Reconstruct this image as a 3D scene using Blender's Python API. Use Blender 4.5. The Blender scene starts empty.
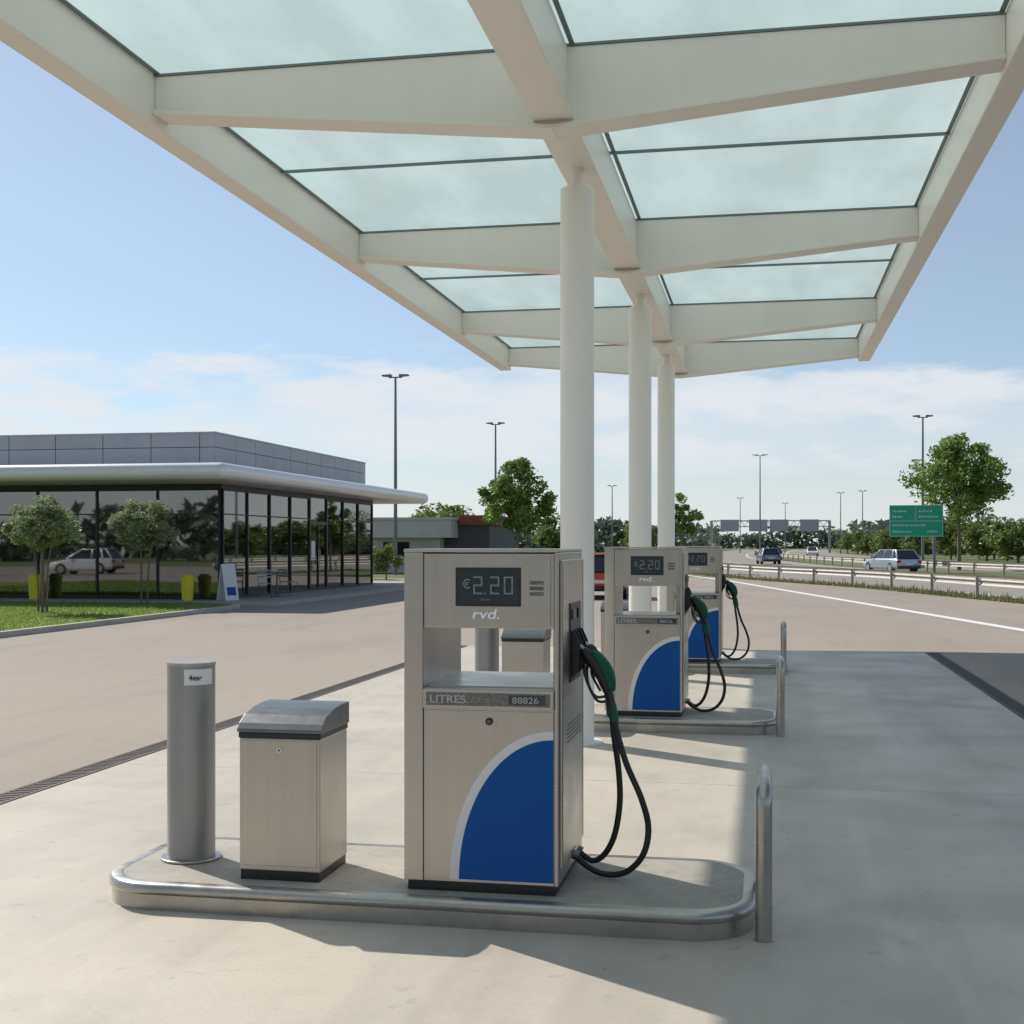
import bpy, bmesh, math, random
from mathutils import Vector, Matrix
R = random.Random(11)
scene = bpy.context.scene
COL = scene.collection

# ------------------------------------------------------------------ materials
def pmat(name, base, rough=.5, metal=0., layers=(), bump=(), rvar=None, coat=0., joints=None, spec=.5, emis=None):
    m = bpy.data.materials.new(name); m.use_nodes = True
    nt = m.node_tree; N = nt.nodes; L = nt.links
    p = N['Principled BSDF']
    p.inputs['Roughness'].default_value = rough
    p.inputs['Metallic'].default_value = metal
    p.inputs['Specular IOR Level'].default_value = spec
    p.inputs['Coat Weight'].default_value = coat
    tc = N.new('ShaderNodeTexCoord')
    def noise(scale, st, det=6):
        mp = N.new('ShaderNodeMapping'); mp.inputs['Scale'].default_value = st
        L.new(tc.outputs['Object'], mp.inputs['Vector'])
        n = N.new('ShaderNodeTexNoise'); n.inputs['Scale'].default_value = scale
        n.inputs['Detail'].default_value = det; n.inputs['Roughness'].default_value = .6
        L.new(mp.outputs[0], n.inputs['Vector']); return n.outputs['Fac']
    rgb = N.new('ShaderNodeRGB'); rgb.outputs[0].default_value = (*base, 1)
    cur = rgb.outputs[0]
    for (sc, st, lo, hi, c, amt) in layers:
        n = noise(sc, st)
        mr = N.new('ShaderNodeMapRange'); mr.inputs[1].default_value = lo; mr.inputs[2].default_value = hi
        mr.inputs[3].default_value = 0; mr.inputs[4].default_value = amt
        L.new(n, mr.inputs[0])
        mx = N.new('ShaderNodeMix'); mx.data_type = 'RGBA'
        L.new(mr.outputs[0], mx.inputs[0]); L.new(cur, mx.inputs[6]); mx.inputs[7].default_value = (*c, 1)
        cur = mx.outputs[2]
    if joints:
        w, h, off, c = joints
        mp = N.new('ShaderNodeMapping'); mp.inputs['Location'].default_value = off
        L.new(tc.outputs['Object'], mp.inputs['Vector'])
        b = N.new('ShaderNodeTexBrick'); b.offset = 0
        b.inputs['Scale'].default_value = 1; b.inputs['Brick Width'].default_value = w; b.inputs['Row Height'].default_value = h
        b.inputs['Mortar Size'].default_value = .008; b.inputs['Mortar Smooth'].default_value = .3
        L.new(mp.outputs[0], b.inputs['Vector'])
        mu = N.new('ShaderNodeMath'); mu.operation = 'MULTIPLY'; mu.inputs[1].default_value = .7
        L.new(b.outputs['Fac'], mu.inputs[0])
        mx = N.new('ShaderNodeMix'); mx.data_type = 'RGBA'
        L.new(mu.outputs[0], mx.inputs[0]); L.new(cur, mx.inputs[6]); mx.inputs[7].default_value = (*c, 1)
        cur = mx.outputs[2]
    L.new(cur, p.inputs['Base Color'])
    prev = None
    for (sc, st, strength, dist) in bump:
        n = noise(sc, st, 8)
        bp = N.new('ShaderNodeBump'); bp.inputs['Strength'].default_value = strength; bp.inputs['Distance'].default_value = dist
        L.new(n, bp.inputs['Height'])
        if prev: L.new(prev, bp.inputs['Normal'])
        prev = bp.outputs[0]
    if prev: L.new(prev, p.inputs['Normal'])
    if rvar:
        sc, st, lo, hi = rvar
        n = noise(sc, st)
        mr = N.new('ShaderNodeMapRange'); mr.inputs[1].default_value = .3; mr.inputs[2].default_value = .7
        mr.inputs[3].default_value = lo; mr.inputs[4].default_value = hi
        L.new(n, mr.inputs[0]); L.new(mr.outputs[0], p.inputs['Roughness'])
    if emis:
        p.inputs['Emission Color'].default_value = (*emis[0], 1); p.inputs['Emission Strength'].default_value = emis[1]
    return m

def leafmat(name, c1, c2, trans=.3):
    m = bpy.data.materials.new(name); m.use_nodes = True
    nt = m.node_tree; N = nt.nodes; L = nt.links
    N.remove(N['Principled BSDF']); out = N['Material Output']
    g = N.new('ShaderNodeNewGeometry')
    mx = N.new('ShaderNodeMix'); mx.data_type = 'RGBA'
    mx.inputs[6].default_value = (*c1, 1); mx.inputs[7].default_value = (*c2, 1)
    L.new(g.outputs['Random Per Island'], mx.inputs[0])
    d = N.new('ShaderNodeBsdfDiffuse'); t = N.new('ShaderNodeBsdfTranslucent')
    L.new(mx.outputs[2], d.inputs[0]); L.new(mx.outputs[2], t.inputs[0])
    s = N.new('ShaderNodeMixShader'); s.inputs[0].default_value = trans
    L.new(d.outputs[0], s.inputs[1]); L.new(t.outputs[0], s.inputs[2])
    gl = N.new('ShaderNodeBsdfGlossy'); gl.inputs['Roughness'].default_value = .45; gl.inputs[0].default_value = (.8, .9, .8, 1)
    s2 = N.new('ShaderNodeMixShader'); s2.inputs[0].default_value = .05
    L.new(s.outputs[0], s2.inputs[1]); L.new(gl.outputs[0], s2.inputs[2])
    L.new(s2.outputs[0], out.inputs[0]); return m

def glassmat(name, tint, gloss=.06, edge=.5, translucent=None, tw=.5, rough=.02):
    m = bpy.data.materials.new(name); m.use_nodes = True
    nt = m.node_tree; N = nt.nodes; L = nt.links
    N.remove(N['Principled BSDF']); out = N['Material Output']
    tr = N.new('ShaderNodeBsdfTransparent'); tr.inputs[0].default_value = (*tint, 1)
    cur = tr.outputs[0]
    if translucent:
        tl = N.new('ShaderNodeBsdfTranslucent')
        tc = N.new('ShaderNodeTexCoord')
        mp = N.new('ShaderNodeMapping'); mp.inputs['Scale'].default_value = (1.2, .35, 1)
        L.new(tc.outputs['Object'], mp.inputs[0])
        n = N.new('ShaderNodeTexNoise'); n.inputs['Scale'].default_value = 1.3; n.inputs['Detail'].default_value = 7
        L.new(mp.outputs[0], n.inputs['Vector'])
        mx = N.new('ShaderNodeMix'); mx.data_type = 'RGBA'
        mx.inputs[6].default_value = (*[c * .82 for c in translucent], 1); mx.inputs[7].default_value = (*translucent, 1)
        mr = N.new('ShaderNodeMapRange'); mr.inputs[1].default_value = .35; mr.inputs[2].default_value = .65
        L.new(n.outputs['Fac'], mr.inputs[0]); L.new(mr.outputs[0], mx.inputs[0])
        L.new(mx.outputs[2], tl.inputs[0])
        s = N.new('ShaderNodeMixShader'); s.inputs[0].default_value = tw
        L.new(cur, s.inputs[1]); L.new(tl.outputs[0], s.inputs[2]); cur = s.outputs[0]
    gl = N.new('ShaderNodeBsdfGlossy'); gl.inputs['Roughness'].default_value = rough
    lw = N.new('ShaderNodeLayerWeight'); lw.inputs[0].default_value = .5
    pw = N.new('ShaderNodeMath'); pw.operation = 'POWER'; pw.inputs[1].default_value = 4
    L.new(lw.outputs['Facing'], pw.inputs[0])
    ml = N.new('ShaderNodeMath'); ml.operation = 'MULTIPLY_ADD'; ml.inputs[1].default_value = edge; ml.inputs[2].default_value = gloss; ml.use_clamp = True
    L.new(pw.outputs[0], ml.inputs[0])
    s = N.new('ShaderNodeMixShader')
    L.new(ml.outputs[0], s.inputs[0]); L.new(cur, s.inputs[1]); L.new(gl.outputs[0], s.inputs[2])
    L.new(s.outputs[0], out.inputs[0]); return m

U = (1, 1, 1)
M = {}
M['steel'] = pmat('brushed_steel', (.47, .44, .405), .32, .96, layers=[(2, (1, 1, .4), .45, .8, (.40, .375, .345), .5), (40, (1, 1, .02), .35, .7, (.52, .49, .455), .5)],
                  bump=[(70, (1, 1, .015), .03, .002)], rvar=(3, (1, 1, 1), .25, .38))
M['steeldark'] = pmat('weathered_steel', (.42, .40, .37), .36, .92, layers=[(5, U, .45, .7, (.30, .285, .265), .5), (24, U, .5, .7, (.5, .48, .45), .4)],
                      bump=[(14, U, .04, .003)], rvar=(6, U, .24, .42))
M['bollard'] = pmat('grey_powder_coat', (.32, .325, .325), .38, .65, layers=[(4, (1, 1, .5), .45, .75, (.26, .26, .26), .5)], bump=[(60, U, .03, .002)])
M['darksteel'] = pmat('dark_anodised', (.12, .12, .125), .4, .7, layers=[(8, U, .4, .7, (.2, .2, .2), .5)])
M['darklid'] = pmat('dark_lid_metal', (.15, .155, .165), .32, .8, layers=[(4, U, .45, .7, (.22, .22, .23), .5)], rvar=(5, U, .25, .45))
M['black'] = pmat('black_plastic', (.015, .015, .016), .42)
M['rubber'] = pmat('black_rubber', (.012, .012, .012), .5, bump=[(80, U, .08, .002)])
M['green'] = pmat('green_plastic', (.002, .085, .045), .42, spec=.3)
M['blue'] = pmat('blue_vinyl', (.0, .078, .31), .4, spec=.2, layers=[(3, U, .5, .8, (.0, .065, .26), .5)])
M['whitevinyl'] = pmat('white_vinyl', (.68, .69, .70), .4)
M['screen'] = pmat('display_glass', (.03, .04, .05), .14, layers=[(2, U, .4, .7, (.055, .065, .08), .6)])
M['digit'] = pmat('display_digits', (.21, .235, .25), .5)
M['label'] = pmat('glowing_pale_print', (.8, .82, .84), .5, emis=((.8, .85, .9), .08))  # pale print with a faint glow added to brighten it
M['bandprint'] = pmat('grey_print', (.42, .42, .42), .5)
M['darkprint'] = pmat('dark_print', (.03, .03, .035), .5)
M['band'] = pmat('etched_band', (.14, .135, .13), .45, .6, layers=[(90, (1, 1, 1), .45, .6, (.28, .27, .26), .7)])
M['white'] = pmat('white_paint', (.83, .80, .735), .38, layers=[(.7, (1, 1, .4), .45, .75, (.72, .69, .63), .5), (14, (1, 1, .3), .5, .75, (.73, .70, .645), .3)],
                  bump=[(30, U, .02, .002)])
M['gasket'] = pmat('grey_gasket', (.16, .20, .20), .5)
M['canopyglass'] = glassmat('milky_glass', (.80, .93, .92), .03, .3, (.49, .60, .575), .955)
M['concrete'] = pmat('pad_concrete', (.50, .445, .375), .55,
    layers=[(.33, U, .42, .62, (.41, .365, .31), .8), (1.7, (1, .5, 1), .5, .72, (.315, .283, .245), .6),
            (.9, (1.6, .12, 1), .5, .72, (.30, .27, .235), .6), (38, U, .45, .7, (.39, .35, .30), .45), (5.5, U, .62, .74, (.21, .19, .17), .55), (160, U, .55, .75, (.26, .236, .21), .5), (13, (1, .6, 1), .66, .74, (.16, .146, .13), .5)],
    bump=[(6, U, .12, .01), (90, U, .15, .003)], rvar=(1.3, U, .38, .7), joints=(7.6, 6.2, (5.05, 2.8, 0), (.15, .135, .12)))
M['topconcrete'] = pmat('island_concrete', (.36, .325, .285), .65,
    layers=[(2.2, U, .4, .65, (.26, .238, .212), .8), (14, U, .5, .7, (.20, .185, .168), .6), (90, U, .45, .7, (.41, .375, .33), .5)],
    bump=[(9, U, .25, .01), (80, U, .2, .003)])
M['asphalt'] = pmat('pale_asphalt', (.345, .292, .238), .85,
    layers=[(.12, U, .4, .65, (.295, .25, .205), .8), (.6, (1, .25, 1), .5, .7, (.25, .214, .178), .6), (60, U, .4, .7, (.205, .18, .155), .6), (3, U, .6, .75, (.21, .182, .155), .5), (1.1, (1, .12, 1), .58, .72, (.2, .173, .148), .45)],
    bump=[(110, U, .4, .006)])
M['road'] = pmat('road_asphalt', (.29, .258, .222), .85, layers=[(.2, U, .4, .65, (.24, .215, .188), .8), (30, U, .4, .7, (.19, .175, .155), .5)])
M['paint'] = pmat('road_paint', (.8, .79, .76), .6, layers=[(9, U, .5, .7, (.55, .53, .5), .6)])
M['kerb'] = pmat('kerb_stone', (.45, .43, .39), .75, layers=[(2, U, .45, .7, (.34, .32, .3), .7), (40, U, .4, .7, (.3, .29, .28), .5)], bump=[(40, U, .2, .004)])
M['paving'] = pmat('paving', (.38, .35, .315), .8, layers=[(1, U, .45, .7, (.32, .295, .265), .7), (50, U, .4, .7, (.27, .255, .235), .5)], joints=(.6, .6, (0, 0, 0), (.18, .17, .16)))
M['field'] = pmat('meadow', (.10, .13, .035), .95, layers=[(.06, U, .4, .6, (.18, .175, .065), .7), (.9, U, .4, .7, (.06, .09, .025), .7), (9, U, .4, .7, (.15, .16, .06), .5)], bump=[(8, U, .5, .05)])
M['lawn'] = pmat('lawn_grass', (.15, .22, .03), .95, layers=[(.5, U, .4, .65, (.2, .26, .045), .8), (5, U, .45, .7, (.1, .16, .02), .7), (40, U, .4, .7, (.2, .25, .06), .5)], bump=[(30, U, .8, .03)])
M['blade'] = leafmat('grass_blades', (.14, .24, .03), (.27, .34, .07), .45)
M['dryblade'] = leafmat('dry_grass_blades', (.13, .16, .05), (.28, .25, .12), .35)
M['olive'] = leafmat('olive_leaves', (.18, .23, .10), (.38, .43, .24), .42)
M['leaf'] = leafmat('green_leaves', (.09, .18, .03), (.26, .36, .08), .48)
M['bushleaf'] = leafmat('bush_leaves', (.08, .13, .03), (.24, .30, .09), .4)
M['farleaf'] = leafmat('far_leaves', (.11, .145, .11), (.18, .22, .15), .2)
M['bark'] = pmat('bark', (.20, .16, .12), .9, layers=[(14, (1, 1, .2), .4, .65, (.1, .08, .06), .8)], bump=[(20, (1, 1, .2), .5, .02)])
M['grating'] = pmat('drain_grating', (.075, .06, .055), .6, .5, layers=[(6, U, .45, .7, (.14, .105, .085), .6)])
M['shopframe'] = pmat('dark_frame', (.03, .033, .037), .4, .4)
M['shopglass'] = glassmat('shop_glass', (.34, .39, .41), .26, .6)
M['cladding'] = pmat('grey_cladding', (.38, .40, .43), .45, .35, layers=[(1, U, .45, .7, (.33, .35, .38), .6)])
M['eave'] = pmat('eave_metal', (.80, .785, .76), .32, .2, layers=[(.6, U, .45, .75, (.68, .67, .65), .6)])
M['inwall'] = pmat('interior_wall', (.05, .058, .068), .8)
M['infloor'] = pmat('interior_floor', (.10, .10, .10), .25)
M['yellow'] = pmat('yellow_plastic', (.75, .68, .03), .45)
M['goods'] = pmat('packaging', (.4, .38, .33), .6, layers=[(7, U, .45, .55, (.12, .16, .22), .9), (11, U, .55, .6, (.35, .12, .08), .8)])
M['lamp'] = pmat('galvanised_pole', (.20, .21, .22), .5, .4)
M['rail'] = pmat('galvanised_rail', (.39, .37, .335), .6, .25, layers=[(3, U, .45, .7, (.28, .265, .24), .6)])
M['signgreen'] = pmat('sign_green', (.0, .34, .19), .5)
M['signprint'] = pmat('sign_print', (.45, .62, .54), .5)
M['signback'] = pmat('sign_back', (.36, .38, .40), .6, .2)
M['bwall'] = pmat('pale_wall', (.55, .54, .52), .8, layers=[(1, U, .45, .7, (.45, .44, .42), .6)])
M['bdark'] = pmat('dark_wall', (.09, .09, .10), .7)
M['bred'] = pmat('rust_wall', (.28, .09, .06), .8)
M['carglass'] = pmat('car_glass', (.02, .025, .03), .08, spec=.8)
M['redlight'] = pmat('tail_lens', (.4, .01, .01), .2)
M['whitelight'] = pmat('head_lens', (.8, .8, .8), .15)
M['rim'] = pmat('alloy', (.5, .5, .5), .3, .8)
def paint(n, c): return pmat(n, c, .3, .35, coat=.8)
M['carblue'] = paint('car_blue_grey', (.20, .25, .32)); M['cardark'] = paint('car_dark', (.05, .07, .11)); M['carsilver'] = paint('car_silver', (.36, .41, .47))
M['carwhite'] = paint('car_white', (.75, .75, .75)); M['carred'] = paint('car_red', (.5, .015, .01))

# ------------------------------------------------------------------ mesh builder
class B:
    def __init__(s): s.v = []; s.f = []; s.m = []
    def poly(s, pts, mi=0):
        n = len(s.v); s.v += [tuple(p) for p in pts]; s.f.append(tuple(range(n, n + len(pts)))); s.m.append(mi)
    def box(s, x0, x1, y0, y1, z0, z1, mi=0):
        n = len(s.v)
        s.v += [(x0, y0, z0), (x1, y0, z0), (x1, y1, z0), (x0, y1, z0), (x0, y0, z1), (x1, y0, z1), (x1, y1, z1), (x0, y1, z1)]
        for q in ((0, 3, 2, 1), (4, 5, 6, 7), (0, 1, 5, 4), (1, 2, 6, 5), (2, 3, 7, 6), (3, 0, 4, 7)):
            s.f.append(tuple(n + i for i in q)); s.m.append(mi)
    def prism(s, poly, axis, a, b, mi=0):
        n = len(s.v); k = len(poly)
        def P(u, w, t):
            return {'y': (u, t, w), 'x': (t, u, w), 'z': (u, w, t)}[axis]
        s.v += [P(u, w, a) for u, w in poly] + [P(u, w, b) for u, w in poly]
        s.f.append(tuple(n + i for i in range(k))); s.m.append(mi)
        s.f.append(tuple(n + k + i for i in reversed(range(k)))); s.m.append(mi)
        for i in range(k):
            j = (i + 1) % k
            s.f.append((n + i, n + j, n + k + j, n + k + i)); s.m.append(mi)
    def tube(s, path, rad, seg=12, mi=0, flat=1.0):
        path = [Vector(p) for p in path]
        if not isinstance(rad, (list, tuple)): rad = [rad] * len(path)
        n0 = len(s.v); up = None
        for i, p in enumerate(path):
            a = path[max(i - 1, 0)]; b = path[min(i + 1, len(path) - 1)]
            t = (b - a).normalized()
            if up is None:
                up = Vector((0, 0, 1)) if abs(t.z) < .9 else Vector((0, 1, 0))
            side = t.cross(up).normalized(); up = side.cross(t).normalized()
            for k in range(seg):
                an = 2 * math.pi * k / seg
                s.v.append(tuple(p + (side * math.cos(an) * flat + up * math.sin(an)) * rad[i]))
        for i in range(len(path) - 1):
            for k in range(seg):
                k2 = (k + 1) % seg; o = n0 + i * seg
                s.f.append((o + k, o + k2, o + seg + k2, o + seg + k)); s.m.append(mi)
        s.f.append(tuple(n0 + k for k in reversed(range(seg)))); s.m.append(mi)
        o = n0 + (len(path) - 1) * seg
        s.f.append(tuple(o + k for k in range(seg))); s.m.append(mi)
    def cyl(s, x, y, z0, z1, r0, r1=None, seg=32, mi=0):
        s.tube([(x, y, z0), (x, y, z1)], [r0, r0 if r1 is None else r1], seg, mi)
    def sweep(s, path, prof, mi=0, closed=False, cprof=False):
        n0 = len(s.v); P = [Vector((p[0], p[1])) for p in path]; k = len(prof); n = len(P)
        for i, p in enumerate(P):
            if closed: a = P[i - 1]; b = P[(i + 1) % n]
            else: a = P[max(i - 1, 0)]; b = P[min(i + 1, n - 1)]
            t = (b - a).normalized(); nr = Vector((t.y, -t.x))
            for (o, z) in prof: s.v.append((p.x + nr.x * o, p.y + nr.y * o, z))
        for i in range(n if closed else n - 1):
            i2 = (i + 1) % n
            for j in range(k if cprof else k - 1):
                j2 = (j + 1) % k
                s.f.append((n0 + i * k + j, n0 + i * k + j2, n0 + i2 * k + j2, n0 + i2 * k + j)); s.m.append(mi)
    def obj(s, name, mats, parent=None, loc=(0, 0, 0), rot=(0, 0, 0), smooth=None, bevel=0, bseg=2, recalc=True):
        me = bpy.data.meshes.new(name); me.from_pydata(s.v, [], s.f)
        for m in (mats if isinstance(mats, (list, tuple)) else [mats]): me.materials.append(M[m] if isinstance(m, str) else m)
        me.polygons.foreach_set('material_index', s.m)
        if recalc:
            bm = bmesh.new(); bm.from_mesh(me); bmesh.ops.recalc_face_normals(bm, faces=bm.faces); bm.to_mesh(me); bm.free()
        if smooth:
            me.polygons.foreach_set('use_smooth', [True] * len(me.polygons)); me.set_sharp_from_angle(angle=math.radians(smooth))
        me.update()
        o = bpy.data.objects.new(name, me); COL.objects.link(o)
        o.location = loc; o.rotation_euler = rot
        if parent: o.parent = parent
        if bevel:
            b = o.modifiers.new('bevel', 'BEVEL'); b.width = bevel; b.segments = bseg; b.limit_method = 'ANGLE'; b.angle_limit = math.radians(40)
            b.harden_normals = False
        return o

def thing(name, loc, label, cat, group=None, rotz=0):
    e = bpy.data.objects.new(name, None); e.empty_display_size = .2; COL.objects.link(e)
    e.location = loc; e.rotation_euler = (0, 0, rotz)
    e['label'] = label; e['category'] = cat
    if group: e['group'] = group
    return e
def tag(o, label, cat, group=None):
    o['label'] = label; o['category'] = cat
    if group: o['group'] = group
    return o
def struct(o, label=None):
    o['kind'] = 'structure'
    o['label'] = label or o.name.replace('_', ' ')
    o['category'] = o.name.split('.')[0].replace('_', ' ')
    return o
def dup(root, loc, rotz=None, label=None):
    mp = {root: root.copy()}
    for c in root.children_recursive: mp[c] = c.copy()
    for o, n in mp.items():
        COL.objects.link(n)
        if o is not root: n.parent = mp[o.parent]
    n = mp[root]; n.location = loc
    if rotz is not None: n.rotation_euler = (0, 0, rotz)
    if label: n['label'] = label
    return n
def text(s, size, mt, parent, loc, rot=(math.pi / 2, 0, 0), name='lettering', sx=1.0, align='LEFT', bold=0., shear=0.):
    cu = bpy.data.curves.new(name, 'FONT'); cu.body = s; cu.size = size; cu.extrude = .0006; cu.align_x = align; cu.offset = bold; cu.shear = shear
    t = bpy.data.objects.new(name, cu); COL.objects.link(t)
    bpy.context.view_layer.update()
    me = bpy.data.meshes.new_from_object(t.evaluated_get(bpy.context.evaluated_depsgraph_get()))
    bpy.data.objects.remove(t); me.materials.clear(); me.materials.append(M[mt])
    o = bpy.data.objects.new(name, me); COL.objects.link(o); o.parent = parent; o.location = loc; o.rotation_euler = rot; o.scale = (sx, 1, 1)
    return o
def cr(pts, n=8):
    P = [Vector(p) for p in pts]; out = []
    for i in range(len(P) - 1):
        a = P[max(i - 1, 0)]; b = P[i]; c = P[i + 1]; d = P[min(i + 2, len(P) - 1)]
        for k in range(n):
            t = k / n
            out.append(.5 * ((2 * b) + (c - a) * t + (2 * a - 5 * b + 4 * c - d) * t * t + (3 * b - a - 3 * c + d) * t ** 3))
    out.append(P[-1]); return out
def rrect(x0, x1, y0, y1, r, n=8):
    o = []
    for cx, cy, a0 in ((x1 - r, y0 + r, -90), (x1 - r, y1 - r, 0), (x0 + r, y1 - r, 90), (x0 + r, y0 + r, 180)):
        for i in range(n + 1):
            a = math.radians(a0 + 90 * i / n); o.append((cx + r * math.cos(a), cy + r * math.sin(a)))
    return o

# ------------------------------------------------------------------ ground
b = B(); b.poly([(-3000, -3000, -.012), (3000, -3000, -.012), (3000, 4000, -.012), (-3000, 4000, -.012)])
struct(b.obj('ground', 'field'), 'grassy ground reaching the horizon')
railA = [(15, -25), (14, -5), (13, 12), (11, 30), (7.7, 41.5), (4.2, 54.7), (-2.1, 71.9), (-6.5, 95), (-11, 130), (-14, 190), (-14.5, 305), (-8, 500)]
railA_s = [(p.x, p.y) for p in cr([(x, y, 0) for x, y in railA], 6)]
railB = [(31, -25), (29.5, 5), (26, 30), (21.5, 50), (15.5, 68), (10, 90), (4, 130), (-.8, 190), (-1.2, 305), (6, 500)]
railB_s = [(p.x, p.y) for p in cr([(x, y, 0) for x, y in railB], 6)]
edge = [(x - .35, y) for x, y in railA if y < 75]
b = B(); b.poly([(-70, -25, -.004)] + [(x, y, -.004) for x, y in edge] + [(-16, 66, -.004), (-70, 62, -.004)])
struct(b.obj('forecourt_asphalt', 'asphalt'), 'pale worn asphalt forecourt around the pumps')
b = B(); b.sweep(railA_s, [(14.5, -.006), (.5, -.006)], 0)
struct(b.obj('road', 'road'), 'near carriageway of the main road')
b = B(); b.sweep(railB_s, [(17.5, -.006), (5.0, -.006)], 0)
struct(b.obj('road', 'road'), 'far carriageway of the main road')
b = B(); b.sweep([(9.5, -5), (8.9, 8), (7.4, 18), (5.2, 28.3), (1.8, 46), (-2, 65.8), (-6, 82)], [(-.15, 0), (.15, 0)])
b.sweep(railA_s, [(1.5, -.002), (1.7, -.002)]); b.sweep(railB_s, [(-1.6, -.002), (-1.4, -.002)]); b.sweep(railB_s, [(6, -.002), (6.2, -.002)])
struct(b.obj('road_markings', 'paint'), 'white painted edge lines on the asphalt')
b = B()
mid = [(p.x, p.y) for p in cr([(19, 30, 0), (15, 48, 0), (9.6, 62, 0), (3, 85, 0), (-3, 130, 0), (-7, 190, 0), (-7.5, 300, 0)], 14)]
for i in range(0, len(mid) - 1, 3): b.sweep(mid[i:i + 2], [(-.08, -.001), (.08, -.001)])
struct(b.obj('lane_markings', 'paint'), 'dashed white lane line on the road')
b = B(); b.poly([(-5.05, -16, 0.001), (2.55, -16, 0.001), (2.55, 22, 0.001), (-5.05, 22, 0.001)])
struct(b.obj('concrete_pad', 'concrete'), 'pale stained concrete fuelling pad with joints')
def drain(x0, x1):
    b = B(); b.box(x0, x1, -16, 22, -.05, -.001, 1)
    y = 2.0
    while y < 22:
        b.box(x0 + .03, x1 - .03, y, y + .035, -.02, .004, 0); y += .06
    b.box(x0, x0 + .03, -16, 22, -.02, .006, 0); b.box(x1 - .03, x1, -16, 22, -.02, .006, 0)
    struct(b.obj('drain_channel', ['grating', 'black']), 'long dark slotted drain beside the concrete pad')
drain(-5.27, -5.055); drain(2.555, 2.77)

# ------------------------------------------------------------------ lawn, pavement
def slab(name, poly, z, mt, label, kerbw=.15):
    b = B(); b.prism(poly, 'z', -.02, z, 0); return struct(b.obj(name, mt), label)
lp = rrect(-60, -14.3, 19.5, 34.9, 1.6)
slab('lawn', lp, .085, 'lawn', 'bright green mown lawn with kerb')
b = B(); b.sweep(lp, [(0, -.02), (0, .11), (.15, .11), (.15, -.02)], closed=True, cprof=True)
struct(b.obj('kerb', 'kerb', bevel=.01), 'pale kerb round the lawn')
slab('pavement', [(-60, 35.15), (-13.8, 35.15), (-13.8, 58), (-60, 58)], .10, 'paving', 'raised pavement round the shop')
b = B(); b.sweep([(-60, 35.1), (-13.75, 35.1), (-13.75, 58)], [(0, -.02), (0, .115), (-.12, .115)])
struct(b.obj('kerb', 'kerb'), 'pale kerb round the shop pavement')
b = B()
for i in range(42000):
    x = R.uniform(-30, -14.35); y = R.uniform(19.6, 34.8)
    if x > -15.5 and (y > 33.4 or y < 21): continue
    a = R.uniform(0, 6.28); w = R.uniform(.008, .016); h = R.uniform(.03, .085); dx = math.cos(a) * w; dy = math.sin(a) * w
    b.poly([(x - dx, y - dy, .083), (x + dx, y + dy, .083), (x + R.uniform(-.03, .03), y + R.uniform(-.03, .03), .083 + h)])
g = b.obj('grass', 'blade', recalc=False); g['kind'] = 'stuff'; tag(g, 'short bright green grass blades on the lawn', 'grass')
b = B()
for i in range(9000):
    k = R.randrange(14, 40); p = railA_s[k]; q = railA_s[k + 1]; t = R.random()
    x = p[0] + (q[0] - p[0]) * t + R.uniform(-.4, .45); y = p[1] + (q[1] - p[1]) * t
    a = R.uniform(0, 6.28); w = R.uniform(.015, .04); h = R.uniform(.04, .2) * (1 + (R.random() < .05)); dx = math.cos(a) * w; dy = math.sin(a) * w
    b.poly([(x - dx, y - dy, -.01), (x + dx, y + dy, -.01), (x + R.uniform(-.08, .08), y + R.uniform(-.08, .08), h)])
g = b.obj('verge_grass', 'dryblade', recalc=False); g['kind'] = 'stuff'; tag(g, 'rough dry tufts of grass under the guard rail', 'grass')

# ------------------------------------------------------------------ canopy
E = 1.75
can = thing('canopy', (-1.63, 11.4, 0), 'white steel and milky glass canopy on round columns', 'canopy')
def cw(bb, name, mats, **k):
    bb.v = [(x + 1.63, y - 11.4, z) for x, y, z in bb.v]
    return bb.obj(name, mats, parent=can, **k)
zt = E + 3.92
YN, YF = -2.0, 25.6
b = B(); b.box(-5.22, -5.0, YN, YF, E + 3.5, zt + .06); cw(b, 'edge_beam', 'white', bevel=.012)
b = B(); b.box(1.74, 1.96, YN, YF, E + 3.5, zt + .06); cw(b, 'edge_beam', 'white', bevel=.012)
b = B(); b.box(-1.79, -1.47, YN, YF - .25, E + 3.33, E + 3.37); b.box(-1.74, -1.52, YN, YF - .25, E + 3.37, zt - .01)
cw(b, 'spine_beam', 'white', bevel=.006)
beams = [-1.9, 4.6, 10.18, 15.74, 21.4, 25.45]
for y in beams:
    b = B(); hw = .10
    prof = [(-4.998, E + 3.62), (-1.63, E + 3.29), (1.738, E + 3.60), (1.738, zt - .015), (-4.998, zt - .015)]
    b.prism(prof, 'y', y - hw, y + hw)
    for x0, x1, z0, z1 in ((-4.998, -1.63, E + 3.62, E + 3.29), (-1.63, 1.738, E + 3.29, E + 3.60)):
        b.prism([(x0, z0 - .035), (x1, z1 - .035), (x1, z1 - .001), (x0, z0 - .001)], 'y', y - .15, y + .15)
    cw(b, 'cross_beam', 'white', bevel=.005)
ys = []
for a, c in zip(beams[:-1], beams[1:]): ys += [a, (a + c) / 2]
ys.append(beams[-1])
for a, c in zip(ys[:-1], ys[1:]):
    for x0, x1 in ((-4.99, -1.645), (-1.615, 1.73)):
        b = B(); b.poly([(x0, a + .008, zt + .02), (x1, a + .008, zt + .02), (x1, c - .008, zt + .02), (x0, c - .008, zt + .02)])
        cw(b, 'glass_panel', 'canopyglass')
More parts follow.
